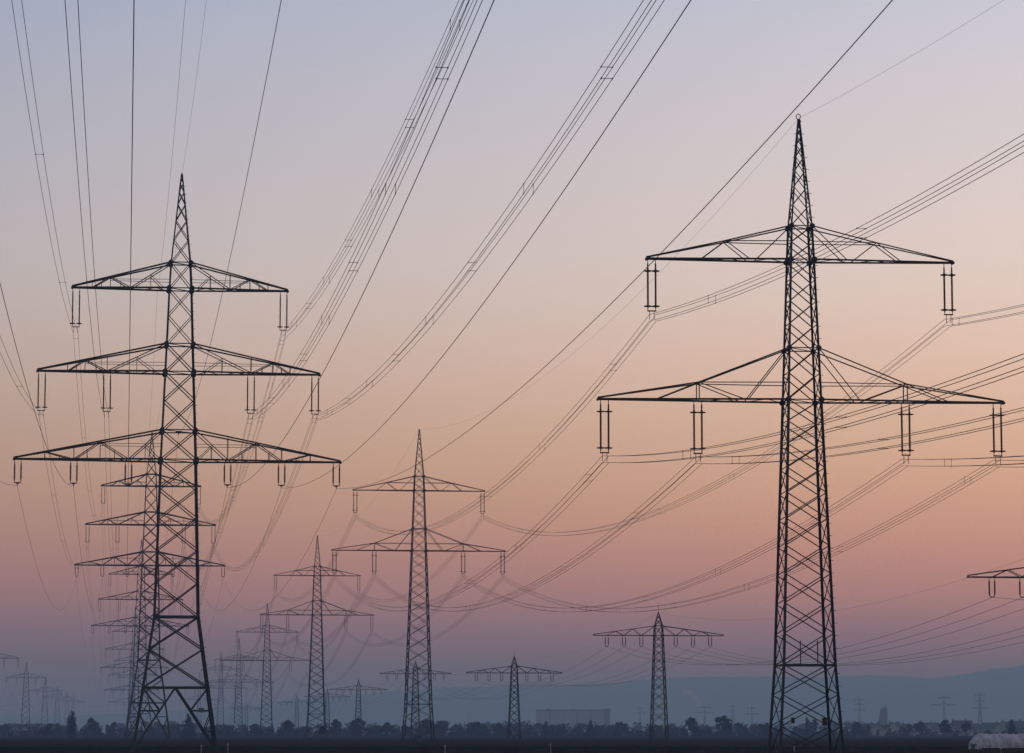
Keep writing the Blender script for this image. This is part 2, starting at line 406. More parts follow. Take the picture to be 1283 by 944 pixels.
    if lod < 2:         # gusset plates where crossarms meet the legs
        for a in A:
            for z, g in ((a['z'], 0.30 if kind != 'M' else 0.16), (a['z'] + a['dz'], 0.27 if kind != 'M' else 0.14)):
                h = hw_at(prof, z)
                if kind == 'R': g *= 0.78
                for sx in (-1, 1):
                    for sy in (-1, 1):
                        c = Vector((sx*h, sy*(h + 0.03), z)); n = 8; vs = []
                        for dy in (-0.04, 0.04):
                            for i in range(n):
                                t = 2 * math.pi * (i + 0.5) / n; vs.append(c + Vector((math.cos(t)*g, dy, math.sin(t)*g)))
                        br.add(vs, [tuple(range(n)), tuple(range(2*n - 1, n - 1, -1))] + [(i, n + i, n + (i+1) % n, (i+1) % n) for i in range(n)])
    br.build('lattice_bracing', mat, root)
    # crossarms, one per side
    for a in A:
        for s in (-1, 1):
            mb = MB(); z0 = a['z']; hb = hw_at(prof, z0); zt = z0 + a['dz']; ht = hw_at(prof, zt); tip = a['tip']
            cw = bw * (1.5 if kind != 'R' else 1.6)
            def dep(d, h0=hb): return max(0.14, h0 + (0.14 - h0) * (d - h0) / (tip - h0))
            def ptb(d, sy): return Vector((s*d, sy*dep(d), z0))
            node = a.get('node')
            def ztop(d):
                if node:
                    if d <= node[0]: return zt + (z0 + node[1] - zt) * (d - ht) / (node[0] - ht)
                    return z0 + node[1] + (0.12 - node[1]) * (d - node[0]) / (tip - node[0])
                return zt + (z0 + 0.15 - zt) * (d - ht) / (tip - ht)
            def ptt(d, sy): return Vector((s*d, sy*dep(d, ht), ztop(d)))
            for sy in (-1, 1):
                mb.beam((s*hb, sy*hb, z0), ptb(tip, sy), cw * 1.15, ang)
                if node:
                    mb.beam((s*ht, sy*ht, zt), ptt(node[0], sy), cw * 0.8, ang); mb.beam(ptt(node[0], sy), ptt(tip, sy), cw * 0.8, ang)
                    mb.beam((s*hw_at(prof, z0 + node[1]), sy*hw_at(prof, z0 + node[1]), z0 + node[1]), ptt(node[0], sy), bw * 0.9, ang)
                    b1, b2, b3 = a['d1']
                    mb.beam((s*ht, sy*ht, zt), ptb(b1, sy), bw, ang); mb.beam(ptt(node[0], sy), ptb(b2, sy), bw, ang); mb.beam(ptt(node[0], sy), ptb(b3, sy), bw, ang)
                    if a['hang']: mb.beam(ptt(node[0], sy), ptb(node[0], sy), bw, ang)
                else:
                    mb.beam((s*ht, sy*ht, zt), ptt(tip, sy), cw, ang)
                    prev = Vector((s*ht, sy*ht, zt)); pk = ('t', ht)
                    for q in a['zig']:
                        p = ptb(q[1], sy) if q[0] == 'b' else ptt(q[1], sy)
                        mb.beam(prev, p, bw * 0.9, ang)
                        if lod < 2 and kind != 'M':
                            mb.beam(ptb(q[1], sy), ptt(q[1], sy), bw * 0.6, ang)
                            mid = (prev + p) / 2; dm = abs(mid.x); mb.beam(mid, ptb(dm, sy), bw * 0.55)
                            dn = dm - (abs(p.x) - abs(prev.x)) * 0.5
                            if pk[1] == ht: mb.beam(mid, ptb(max(hb, dm * 0.55), sy), bw * 0.6)
                        prev = p; pk = q
                    if lod < 2 and kind == 'T':
                        q = a['zig'][1]; zc = ztop(q[1]) - 0.25
                        hh = hw_at(prof, zc); mb.beam((s*hh, sy*hh, zc), (s*q[1], sy*dep(q[1]), zc), bw * 0.45)
            mb.beam((s*(tip - 0.02), -0.3 if kind != 'M' else -0.2, z0), (s*(tip - 0.02), 0.3 if kind != 'M' else 0.2, z0), cw * 1.3)
            if lod < 2:     # plan bracing between the two bottom chords
                n = max(4, int(tip / 1.6)); pv = hb; sd = 1
                for i in range(1, n + 1):
                    d = hb + (tip - hb) * i / n
                    mb.beam(ptb(pv, sd), ptb(d, -sd), bw * 0.55); pv = d; sd = -sd
            mb.build('crossarm', mat, root)
            for d, ln in a['ins']:
                add_insulator(root, s*d, z0 - 0.06, ln, a['gap'], a['rings'] if lod < 1 else 0, near, a.get('u', False), subparts=lod < 1)
    # peak fittings
    pf = MB(); zt = prof[-1][0]
    if kind == 'R' and near:
        pf.beam((0, 0, zt - 0.4), (0, 0, zt), 0.1)
        n = 12; pts = [(0.16 * math.cos(2*math.pi*i/n) - 0.03, 0, zt + 0.22 + 0.2 * math.sin(2*math.pi*i/n)) for i in range(n + 1)]
        pf.tube(pts, 0.035, 6); pf.tube([(0.05, 0, zt + 0.02), (0.16, 0, zt - 0.12), (0.02, 0, zt - 0.3)], 0.04, 6)
        pf.build('earth_wire_clamp', mat, root)
    elif kind == 'M':
        pf.tube([(0, 0, zt - 0.2), (0, 0, zt + 1.5)], 0.03, 5, [0.04, 0.015]); pf.build('lightning_rod', mat, root)
    elif lod < 2 and kind in 'TR':
        pf.beam((0, 0, zt - 0.35), (0, 0, zt + 0.12), 0.14); pf.tube([(-0.12, 0, zt), (0.12, 0, zt - 0.05)], 0.04, 5)
        pf.build('earth_wire_clamp', mat, root)
    if extra: extra(root, prof)
    root['_prof'] = 0; del root['_prof']
    root_info[root.name] = (A, prof)
    return root, A, prof
root_info = {}
YAW = math.atan(0.126)

def t1_extra(root, prof):
    mb = MB(); mb.box((2.35, -3.95, 4.05), (2.9, -3.87, 4.5)); o = mb.build('sign_plate', M['sign'], root); o['label'] = 'small pale greenish plate on the foot bracing'
    mb = MB(); mb.tube([(0, 0, 33.3 + 0.05), (0, 0, 32.95)], 0.05, 6); mb.box((-0.3, -0.1, 33.2), (0.3, 0.1, 33.35)); mb.build('cable_clamp', M['steel'], root)
def r1_extra(root, prof):
    mb = MB(); mb.box((0.80, -2.35, 2.5), (1.12, -2.14, 3.05)); mb.build('switch_box', M['box'], root)
    mb = MB(); mb.box((-1.45, -2.32, 2.65), (-1.2, -2.14, 3.05)); mb.build('switch_box', M['box'], root)
    mb = MB(); z = 6.85
    for x in (-0.65, 0.6): mb.beam((x, -1.86, z), (x, -1.82, z + 1.7), 0.07)
    mb.build('cable_rack', M['steel'], root)

T_POS = [(-34.9, 316, 30.2), (-82.4, 691, zz(708.8, 691)), (-130.5, 1068, zz(784.5, 1068)), (-188.8, 1523, zz(837, 1523)), (-236.5, 1896, zz(864.8, 1896)), (-284, 2275, zz(880, 2275))]
T_LAB = ['tall three-armed lattice pylon, nearest of the left row, feet almost at the bottom edge',
         'three-armed lattice pylon directly behind the nearest one of the left row',
         'three-armed pylon, third of the left row, its arms showing left of the nearest legs',
         'hazy three-armed pylon, fourth in the left row', 'hazy three-armed pylon, fifth in the left row',
         'faintest and farthest three-armed pylon at the end of the left row']
for i, (X, D, z) in enumerate(T_POS):
    pylon('T', 'three_armed_pylon', X, D, YAW, z, T_LAB[i], group='three-armed pylons in the left row', near=i == 0, lod=0 if i < 2 else 1 if i < 3 else 2, extra=t1_extra if i == 0 else None)
R_POS = [(21.15, 220, 26.0, 1), (-16.0, 521, 33.0, 1), (-51.4, 801, zz(770.8, 801), 1), (-89.4, 1111, zz(828, 1111), 1.12), (-128, 1427, zz(855, 1427), 1.1), (-165.4, 1731, 27.0, 1), (-241, 2350, 27.0, 1)]
R_LAB = ['large two-armed lattice pylon on the right, its feet cut by the bottom edge',
         'two-armed lattice pylon in the middle of the photo, next behind the large right one',
         'two-armed lattice pylon between the left row and the middle pylon, third of its row',
         'two-armed pylon, fourth of its row, left of the third one and overlapping smaller ones',
         'hazy two-armed pylon, fifth of its row, standing behind the fourth one\'s long arm',
         'faint two-armed pylon, sixth of its row, just right of the nearest left pylon',
         'faintest two-armed pylon, last of its row, behind the right foot of the nearest left pylon']
for i, (X, D, z, wd) in enumerate(R_POS):
    pylon('R', 'two_armed_pylon', X, D, YAW if i else math.atan(0.09), z, R_LAB[i], group='two-armed pylons of the middle row', near=i < 1, lod=0 if i < 2 else 1 if i < 3 else 2, extra=r1_extra if i == 0 else None, widen=wd)
M_POS = [(51.2, 272, zz(723.5, 271)), (23.6, 490, 17.5), (0.5, 675, zz(843.5, 675)), (-28.6, 903, zz(844.5, 903)), (-57, 1132, zz(864.5, 1132)), (-84.8, 1400, zz(873.5, 1400)), (-118.5, 1680, zz(880.5, 1680)), (-174, 2000, zz(888, 2000))]
M_LAB = ['single-armed pylon cut off by the right edge, only its left arm in the photo',
         'single-armed pylon with six u-shaped insulators, left of the large right pylon',
         'short single-armed pylon between the middle two-armed pylon and the one with u-shaped insulators',
         'single-armed pylon seen through the legs of the middle two-armed pylon',
         'small single-armed pylon just left of the middle two-armed pylon',
         'single-armed pylon hidden behind the third two-armed pylon, only its arm ends showing',
         'hazy small single-armed pylon left of the third two-armed pylon', 'faintest single-armed pylon, farthest of the low row']
for i, (X, D, z) in enumerate(M_POS):
    pylon('M', 'single_armed_pylon', X, D, YAW, z, M_LAB[i], group='low single-armed pylons', near=False, lod=0 if i < 2 else 1 if i < 4 else 2)
L_PX = [(-11, 1205, 825), (33, 1640, 849.5), (56.5, 2024, 866), (72, 2393, 873.7), (84, 2788, 877.5), (92, 3130, 879.8)]
L_LAB = ['pylon arm end with two insulators entering at the left edge', 'first whole single-armed pylon from the left edge, four insulators on its arm',
         'second whole hazy single-armed pylon from the left edge', 'third whole hazy single-armed pylon from the left edge',
         'fourth whole faint single-armed pylon from the left edge', 'faint single-armed pylon behind the tall narrow tree at far left']
L_POS = []
for i, (px, D, y) in enumerate(L_PX):
    p = at(px, y, D); L_POS.append((p.x, D, p.z))
    pylon('L', 'peaked_pylon', p.x, D, YAW, p.z, L_LAB[i], group='pylons of the far left row', lod=1 if i < 2 else 2)
FAR = [(1077, 4200, 874, [(877.5, 7), (883, 6), (890, 8.5)], 'far faint three-armed pylon just left of the village tower'),
       (1183, 3600, 872.5, [(875, 8), (883.7, 15)], 'far faint pylon with a very wide lower arm, above the village roofs'),
       (1228, 4000, 868, [(871.5, 7.3), (879, 6), (887.5, 9.8)], 'tallest far faint pylon, above the polytunnel'),
       (883, 4300, 884.5, [(886.8, 10.5), (893.5, 12.5)], 'far faint two-armed pylon between two round trees'),
       (918.5, 4400, 881, [(886, 2.6), (891, 2.6)], 'very narrow far mast right of the second round tree'),
       (942, 4300, 885.5, [(888, 6), (895, 12)], 'far faint two-armed pylon left of the large right pylon\'s legs'),
       (802, 5200, 885.5, [(887.5, 7), (893.5, 9.5)], 'palest far pylon, just left of the one with u-shaped insulators'),
       (588, 6000, 893, [(895, 8)], 'tiny pale pylon above the trees left of the short single-armed pylon'),
       (548, 6000, 891, [(894, 8)], 'tiny pale pylon above the trees right of the middle two-armed pylon')]
for px, D, ya, arms, lab in FAR:
    p = at(px, 900, D)
    pylon('F', 'distant_pylon', p.x, D, R.uniform(-0.2, 0.3), 0, lab, group='faint pylons on the horizon', lod=2, arms=[(zz(y, D), h) for y, h in arms], apex=zz(ya, D))

# ------------------------------------------------------------------ power lines
def span_pts(A, B, a, n):
    """parabola between two points, a in 1/m (curvature of the sagging wire)"""
    res = []; Lh = math.hypot(B.x - A.x, B.y - A.y)
    for i in range(n + 1):
        t = i / n; p = A.lerp(B, t); p.z -= a * (t * Lh) * ((1 - t) * Lh); res.append(p)
    return res
def upstream(P, m, slope, a, Dend, n=46):
    res = []
    for i in range(n + 1):
        D = Dend + (P.y - Dend) * i / n; t = P.y - D
        res.append(Vector((P.x + m * (D - P.y), D, P.z - slope * t + a * t * t)))
    return res
def power_line(name, label, cat, group, pts, offs, rad, spacer_D=(), phase=0):
    """pts: the centre line through all its spans"""
    if len(offs) == 1:
        mb = MB(); mb.tube(pts, rad, 5, [rad] * len(pts)); o = mb.build(name, M['wire']); tag(o, label, cat, group); return o
    base = pts[0]
    root = empty(name, (0, 0, 0)); tag(root, label, cat, group)
    side = Vector((1, 0.126, 0)).normalized()
    for ox, oz in offs:
        mb = MB(); mb.tube([p + side * ox + Vector((0, 0, oz)) for p in pts], rad, 5); mb.build('conductor', M['wire'], root)
    for j, Ds in enumerate(spacer_D):
        for p, q in zip(pts, pts[1:]):
            if p.y <= Ds < q.y:
                c = p.lerp(q, (Ds - p.y) / (q.y - p.y)); break
        else: continue
        def P(o): return c + side * o[0] + Vector((0, 0, o[1]))
        if len(offs) == 2: prs = [(offs[0], offs[1])]
        elif (j + phase) % 2: prs = [(offs[0], offs[1]), (offs[2], offs[3])]
        else: prs = [(offs[0], offs[2]), (offs[1], offs[3])]
        for a_, b_ in prs:
            mb = MB(); mb.beam(P(a_), P(b_), 0.024)
            for e in (a_, b_): q = P(e); mb.box((q.x - 0.028, q.y - 0.06, q.z - 0.028), (q.x + 0.028, q.y + 0.06, q.z + 0.028))
            mb.build('spacer', M['steel'], root)
TWIN = [(-0.24, 0), (0.24, 0)]; QUAD = [(-0.24, 0.24), (0.24, 0.24), (-0.24, -0.24), (0.24, -0.24)]
def attach(pos, dist, dz, yaw=YAW):
    X, D, z = pos[:3]; return Vector((X + dist * math.cos(yaw), D + dist * math.sin(yaw), z + dz))
def line_run(poss, dist, dz, a, upfn, nd=26):
    pts = upfn(attach(poss[0], dist, dz)) if upfn else [attach(poss[0], dist, dz)]
    P = pts[-1]
    for q in poss[1:]:
        B = attach(q, dist, dz); pts += span_pts(P, B, a, nd)[1:]; P = B
    return pts
upT = lambda P: upstream(P, -0.1267, 0.0842, 2.8e-4, -12)
upR = lambda P: upstream(P, -0.116, 0.094, 3.6e-4, -55)
def spc(d0, d1, step, off): 
    r = []; d = d0 + off
    while d < d1: r.append(d); d += step
    return r
Tg = 'power lines of the three-armed pylons'
for k, (d, nm) in enumerate([(-16.6, 'outermost left'), (-10.8, 'second from the left'), (-5.15, 'third from left, nearly vertical'), (5.15, 'third from the right'), (10.8, 'second from the right'), (16.6, 'outermost right')]):
    power_line('power_line', 'single wire under the lowest arms of the left row, ' + nm, 'power line', Tg, line_run(T_POS, d, -2.72, 2.8e-4, upT), [(0, 0)], 0.0175)
for d, dz, nm, offs, sp in [(-14.25, 4.65, 'twin wires under the middle arms of the left row, left arm tip', TWIN, spc(190, 690, 61, 0)),
                    (-7.5, 4.65, 'twin wires under the middle arms of the left row, inner left', TWIN, spc(178, 690, 55, 0)),
                    (7.5, 4.65, 'bundle of four wires under the middle arms of the left row, inner right', QUAD, spc(74, 690, 24.5, 0)),
                    (14.25, 4.65, 'bundle of four wires under the middle arms of the left row, right arm tip', QUAD, spc(74, 690, 24.5, 0)),
                    (-10.85, 13.4, 'twin wires under the top arms of the left row, left side', TWIN, spc(184, 690, 67, 0)),
                    (10.85, 13.4, 'bundle of four wires under the top arms of the left row, right side', QUAD, spc(76, 690, 24.5, 0))]:
    power_line('bundled_power_line', nm, 'power line', Tg, line_run(T_POS, d, dz, 2.8e-4, upT), offs, 0.0155 if offs is QUAD else 0.0165, sp, 1)
power_line('earth_wire', 'thin wire joining the peaks of the left row pylons', 'power line', Tg, line_run(T_POS, 0, 30.45, 2.5e-4, upT), [(0, 0)], 0.010)
power_line('earth_wire', 'thin wire passing just left of the nearest left pylon\'s peak, under its top arm', 'power line', Tg, line_run(T_POS, -2.4, 17.9, 2.6e-4, upT), [(0, 0)], 0.010)
power_line('power_line', 'wire running to the centre of the nearest left pylon at its lowest arm', 'power line', Tg, line_run(T_POS, 0, 2.8, 2.8e-4, upT), [(0, 0)], 0.0145)
Cg = 'power lines of the two-armed pylons'
for d, dz, nm in [(-14.5, 0, 'lower arms, left tip'), (-7.67, 0, 'lower arms, inner left'), (7.67, 0, 'lower arms, inner right'), (14.5, 0, 'lower arms, right tip'),
                  (-11.0, 10.35, 'upper arms, left tip'), (11.0, 10.35, 'upper arms, right tip')]:
    power_line('bundled_power_line', 'bundle of four wires under the large right pylon\'s row, ' + nm, 'power line', Cg,
               line_run(R_POS, d, dz - 4.4, 3.5e-4, upR), QUAD, 0.0170, spc(60, 520, 42, (d * 3) % 42), int(abs(d)))
power_line('earth_wire', 'thin wire joining the peaks of the two-armed pylons', 'power line', Cg, line_run(R_POS, 0, 21.0, 2.6e-4, lambda P: upstream(P, -0.116, 0.094, 2.4e-4, -55)), [(0, 0)], 0.0085)
Mg = 'power lines of the single-armed pylons'
for k, d in enumerate((-8.44, -5.63, -2.81, 2.81, 5.63, 8.44)):
    power_line('power_line', ['outermost left', 'second left', 'inner left', 'inner right', 'second right', 'outermost right'][k] + ' wire under the arms of the low single-armed pylons', 'power line', Mg,
               line_run(M_POS, d, -1.8, 3.6e-4, lambda P: upstream(P, -0.125, 0.07, 3.6e-4, 80, 20)), [(0, 0)], 0.018)
power_line('earth_wire', 'thin wire over the peaks of the low single-armed pylons', 'power line', Mg, line_run(M_POS, 0, 3.65, 3e-4, lambda P: upstream(P, -0.125, 0.06, 3e-4, 80, 20)), [(0, 0)], 0.008)
Lg = 'power lines of the far left row'
for k, d in enumerate((-10.6, -5.0, 5.0, 10.6)):
    power_line('power_line', ['outer left', 'inner left', 'inner right', 'outer right'][k] + ' wire of the hazy pylon row at the far left edge', 'power line', Lg,
               line_run(L_POS, d, -3.0, 3.0e-4, lambda P: upstream(P, -0.1267, 0.1, 3.0e-4, 900, 20)), [(0, 0)], 0.025)
# a far line crossing the view behind the pylons
pts = []
cr_pts = [at(-40, 876, 2600), at(180, 868, 2550)]
for ky, (ya, yb) in enumerate([(884, 868), (889, 877), (893, 885)]):
    power_line('power_line', ['upper', 'middle', 'lower'][ky] + ' of three faint wires crossing low behind the left pylons', 'power line', 'faint wires crossing behind the left row',
               span_pts(at(-90, ya, 2500), at(215, yb, 2420), 3e-4, 24), [(0, 0)], 0.03)

# ------------------------------------------------------------------ trees
def cloud(mb, r, blobs, n, size):
    """many small twig / leaf faces spread through the volume of some blobs"""
    tot = sum(b[3] ** 2 for b in blobs)
    for cx, cy, cz, rad, sq in blobs:
        for _ in range(max(6, int(n * rad ** 2 / tot))):
            while True:
                p = Vector((r.uniform(-1, 1), r.uniform(-1, 1), r.uniform(-1, 1)))
                if 0.15 < p.length < 1: break
            p = p * (0.75 + 0.35 * r.random()); c = Vector((cx + p.x * rad, cy + p.y * rad, cz + p.z * rad * sq))
            u = Vector((r.gauss(0, 1), r.gauss(0, 1), r.gauss(0, 1))).normalized(); v = u.orthogonal().normalized()
            s1 = size * r.uniform(0.5, 1.4); s2 = s1 * r.uniform(0.25, 0.7)
            mb.add([c - u*s1 - v*s2, c + u*s1 - v*s2*0.6, c + u*s1*0.8 + v*s2, c - u*s1*0.9 + v*s2], [(0, 1, 2, 3)])
def crown_blobs(r, h, wd, kind):
    bl = []
    if kind == 'round':
        zc = h * 0.58; hv = h * 0.36
        for _ in range(46):
            a = r.uniform(0, 6.28); e = r.uniform(-0.75, 1.0); d = math.sqrt(max(0, 1 - e*e)) * r.uniform(0.2, 0.86) * wd
            bl.append((math.cos(a)*d, math.sin(a)*d, zc + e * hv * 0.86, wd * r.uniform(0.17, 0.30), 0.9))
    elif kind == 'poplar':
        for i in range(12):
            z = h * (0.14 + 0.8 * i / 11); bl.append((r.uniform(-1, 1)*wd*0.3, r.uniform(-1, 1)*wd*0.3, z, wd * (0.75 - 0.5 * (i/11) ** 2), 1.5))
    elif kind == 'conifer':
        for i in range(12):
            t = i / 11; bl.append((r.uniform(-.1, .1)*wd, r.uniform(-.1, .1)*wd, h * (0.1 + 0.85 * t), wd * (1.02 - 0.9 * t) * r.uniform(0.85, 1.1), 0.45))
    elif kind == 'ragged':
        for _ in range(9):
            a = r.uniform(0, 6.28); d = r.uniform(0.1, 0.8) * wd; z = h * r.uniform(0.35, 0.9)
            bl.append((math.cos(a)*d, math.sin(a)*d, z, wd * r.uniform(0.2, 0.36), 1.1))
    return bl
def limbs(mb, r, h, wd, n=7):
    mb.tube([(0, 0, -0.3), (0.05*wd, 0, h*0.3), (-0.03*wd, 0.02*wd, h*0.6), (0, 0, h*0.88)], 0.2, 7, [h*0.030, h*0.022, h*0.013, h*0.003])
    for _ in range(n):
        a = r.uniform(0, 6.28); z = h * r.uniform(0.25, 0.6); e = wd * r.uniform(0.5, 0.85)
        mb.tube([(0, 0, z), (math.cos(a)*e*0.5, math.sin(a)*e*0.5, z + h*0.12), (math.cos(a)*e, math.sin(a)*e, z + h*r.uniform(0.18, 0.3))], 0.1, 5, [h*0.012, h*0.008, h*0.002])
def make_tree(name, h, wd, kind, seed, dense=1.0):
    r = random.Random(seed)
    root = empty(name); tr = MB(); limbs(tr, r, h, wd, 4 if kind in ('poplar', 'conifer') else 8); tr.build('trunk', M['bark'], root)
    cw = MB(); cloud(cw, r, crown_blobs(r, h, wd, kind), int(2600 * dense), 0.27 if kind != 'conifer' else 0.42)
    cw.build('crown', M['needles'] if kind == 'conifer' else M['twigs'], root)
    return root
def copy_tree(o):
    c = o.copy(); COL.objects.link(c)
    for ch in o.children:
        d = ch.copy(); COL.objects.link(d); d.parent = c
    return c
protos = {}
TREES = [ # px, base D, top y, width px, kind, label
 (90, 1500, 891, 17, 'poplar', 'tall narrow dark tree standing in front of the far left pylons'),
 (59, 1700, 908, 20, 'ragged', 'low ragged bush left of the tall narrow tree'),
 (115, 1750, 899, 20, 'round', 'round bare tree just right of the tall narrow tree'),
 (140, 1900, 906, 18, 'ragged', 'small ragged tree left of the second left pylon\'s foot'),
 (236, 1650, 894, 19, 'conifer', 'pointed dark conifer seen between the legs of the nearest left pylon'),
 (319, 1850, 906, 16, 'round', 'small round tree under the row of overlapping pylons'),
 (360, 1750, 901, 19, 'round', 'broad round tree left of the third two-armed pylon'),
 (404, 900, 910, 12, 'ragged', 'small dark bush at the foot of the third two-armed pylon'),
 (419.5, 1700, 900, 17, 'round', 'round tree just right of the third two-armed pylon'),
 (448, 1750, 899, 25, 'round', 'wide round tree around the small single-armed pylon'),
 (483, 1900, 905, 20, 'ragged', 'ragged tree left of the middle two-armed pylon'),
 (535, 1800, 900, 20, 'round', 'rounded tree seen through the right leg of the middle pylon'),
 (553, 1850, 902, 24, 'round', 'broad tree just right of the middle two-armed pylon'),
 (597, 1850, 904.5, 26, 'round', 'flat-topped broad tree left of the short single-armed pylon'),
 (624, 1800, 906, 14, 'round', 'small oval tree next to the short single-armed pylon'),
 (684, 1800, 904, 13, 'conifer', 'small pointed tree in front of the left end of the long factory'),
 (740, 1750, 902, 13, 'conifer', 'pointed tree in front of the right half of the long factory'),
 (778, 1850, 904, 20, 'round', 'rounded tree right of the factory\'s dark tower'),
 (867, 1650, 898.5, 22, 'round', 'round bare tree below the smoke plume'),
 (907, 1600, 896, 28, 'round', 'largest round bare tree, left of the large right pylon'),
 (958, 1800, 905, 20, 'ragged', 'ragged tree by the left leg of the large right pylon'),
 (1012, 1850, 898.5, 9, 'poplar', 'slim tree seen between the legs of the large right pylon'),
 (1020, 1900, 900, 12, 'round', 'narrow tree beside the slim one between the large right pylon\'s legs'),
 (1073, 1800, 904, 16, 'round', 'rounded tree below the far three-armed pylon'),
 (1153, 1850, 903, 18, 'round', 'rounded tree in the middle of the village'),
 (1185, 1700, 901, 17, 'round', 'rounded tree below the far pylon with the very wide arm'),
 (1211, 1700, 902, 16, 'ragged', 'ragged tree left of the polytunnel'),
 (1268, 1600, 901.5, 13, 'conifer', 'pointed tree behind the polytunnel at the right edge')]
for i, (px, D, ty, wpx, kind, lab) in enumerate(TREES):
    D = D * 0.76 if D > 1000 else D
    h = zz(ty, D); wd = wpx * D / F / 2
    t = make_tree({'conifer': 'conifer_tree', 'poplar': 'poplar_tree'}.get(kind, 'bare_tree'), h, wd, kind, 100 + i, {'conifer': 1.2, 'poplar': 0.5, 'ragged': 0.55}.get(kind, 0.6))
    t.location = (ray(px, 915)[0] * D, D, 0); tag(t, lab, 'tree', 'single trees along the edge of the fields')

def belt(name, D0, D1, n, h0, h1, seed, dense, x0=-640, x1=640, size=0.5):
    r = random.Random(seed); mb = MB()
    for i in range(n):
        X = x0 + (x1 - x0) * (i + r.random()) / n; D = r.uniform(D0, D1)
        mod = 0.45 + 0.5 * math.sin(X * 0.035 + seed) * math.sin(X * 0.0123 + 2)
        h = h0 + (h1 - h0) * min(1.1, max(0, mod + r.uniform(-0.5, 0.5))); wd = h * r.uniform(0.3, 0.75)
        cn = int(dense * r.uniform(0.7, 1.2)); mb2 = MB()
        k = r.choice(['round', 'ragged', 'ragged', 'round', 'poplar' if h < (h0 + h1) / 2 else 'ragged']); bl = crown_blobs(r, h, wd, k)
        bl += [(r.uniform(-1, 1)*wd, r.uniform(-1, 1)*2, h*0.18, wd*0.55, 0.7) for _ in range(3)]
        cloud(mb2, r, bl, cn, size); mb2.beam((0, 0, -0.2), (0, 0, h*0.7), h*0.03)
        mb.add([(p[0] + X, p[1] + D, max(-0.2, p[2])) for p in mb2.v], mb2.f)
    o = mb.build(name, M['twigs']); tag(o, kind='stuff')
belt('hedge_belt', 1355, 1400, 190, 1.8, 4.0, 3, 180, x0=-430, x1=150, size=0.36)
belt('woodland_belt', 1420, 1700, 330, 4.0, 7.2, 8, 280, x0=-500, x1=168, size=0.36)
belt('village_hedge', 1420, 1560, 110, 1.6, 5.6, 5, 200, x0=150, x1=430, size=0.34)
belt('village_trees', 2200, 2400, 70, 6.0, 10.5, 15, 260, x0=230, x1=560, size=0.5)
belt('far_woodland', 2300, 2900, 300, 6.5, 11.0, 21, 220, -700, 740, size=0.8)

# ------------------------------------------------------------------ factory, village tower, houses
def factory():
    D = 3900.0; s = D / F; x0 = ray(672, 905)[0]*D; x1 = ray(757, 905)[0]*D; x2 = ray(764.5, 905)[0]*D; h = zz(890.7, D)
    root = empty('factory_hall', ((x0 + x2)/2, D, 0)); tag(root, 'long pale factory hall with a dark end tower, behind the trees', 'factory')
    cx = (x0 + x2)/2; mb = MB(); mb.box((x0 - cx, 0, 0), (x1 - cx, 45, h)); mb.build('wall', M['metal_wall'], root)
    mb = MB(); mb.box((x0 - cx - 0.6, -0.6, h + 0.003), (x1 - cx - 0.01, 45.6, h + 1.3)); mb.build('roof_edge', M['dark_wall'], root)
    mb = MB(); mb.box((x1 - cx + 0.003, -2, 0), (x2 - cx, 20, h + 2.6)); o = mb.build('end_tower', M['dark_wall'], root); o['label'] = 'dark end tower'
    n = 5
    for i in range(1, n):
        x = x0 - cx + (x1 - x0) * i / n; mb = MB(); mb.box((x - 0.7, -0.4, 0), (x + 0.7, -0.003, h - 0.3)); mb.build('wall_rib', M['dark_wall'], root)
    for i, t in enumerate((0.18, 0.55, 0.8)):
        x = x0 - cx + (x1 - x0) * t; mb = MB(); mb.box((x - 1.6, 6, h + 1.303), (x + 1.6, 10, h + 2.6 - i*0.3)); mb.build('roof_vent', M['dark_wall'], root)
    mb = MB(); x = ray(708, 905)[0]*D - cx; mb.box((x - 7, -14, 0), (x + 7, -1, h*0.58)); mb.build('annex', M['plaster'], root)
    mb = MB(); x = ray(728, 905)[0]*D - cx; mb.box((x - 2, -9, 0), (x + 2, -1, h*0.5)); mb.build('annex', M['plaster'], root)
factory()
def village_tower():
    D = 3000.0; p = at(1105.5, 905, D); zt = zz(888.5, D); s = D / F
    root = empty('church_tower', (p.x, D, 0)); tag(root, 'dark village tower with one sloping side and a thin spire', 'tower')
    mb = MB(); y0, y1 = -3.5, 3.5
    prof = [(-6.6, 0), (5.0, 0), (4.6, zt), (-1.2, zt), (-3.6, zt*0.52)]
    n = len(prof); vs = [(x, y0, z) for x, z in prof] + [(x, y1, z) for x, z in prof]
    mb.add(vs, [tuple(range(n)), tuple(range(2*n - 1, n - 1, -1))] + [(i, n + i, n + (i+1) % n, (i+1) % n) for i in range(n)]); mb.build('wall', M['stone'], root)
    mb = MB(); b = [(-1.6, y0 - 0.3, zt + 0.003), (5, y0 - 0.3, zt + 0.003), (5, y1 + 0.3, zt + 0.003), (-1.6, y1 + 0.3, zt + 0.003), (1.2, 0, zt + 1.4), (3.4, 0, zt + 1.4)]
    mb.add(b, [(0, 3, 2, 1), (0, 1, 5, 4), (2, 3, 4, 5), (1, 2, 5), (3, 0, 4)]); mb.build('roof', M['dark_wall'], root)
    mb = MB(); mb.tube([(3.6, 0, zt + 0.5), (3.6, 0, zt + 6)], 0.3, 6, [0.5, 0.1]); mb.build('spire', M['dark_wall'], root)
    for z in (zt*0.6, zt*0.8):
        mb = MB(); mb.box((0.8, y0 - 0.06, z), (2.2, y0 - 0.003, z + 2.2)); mb.build('window', M['glass'], root)
village_tower()
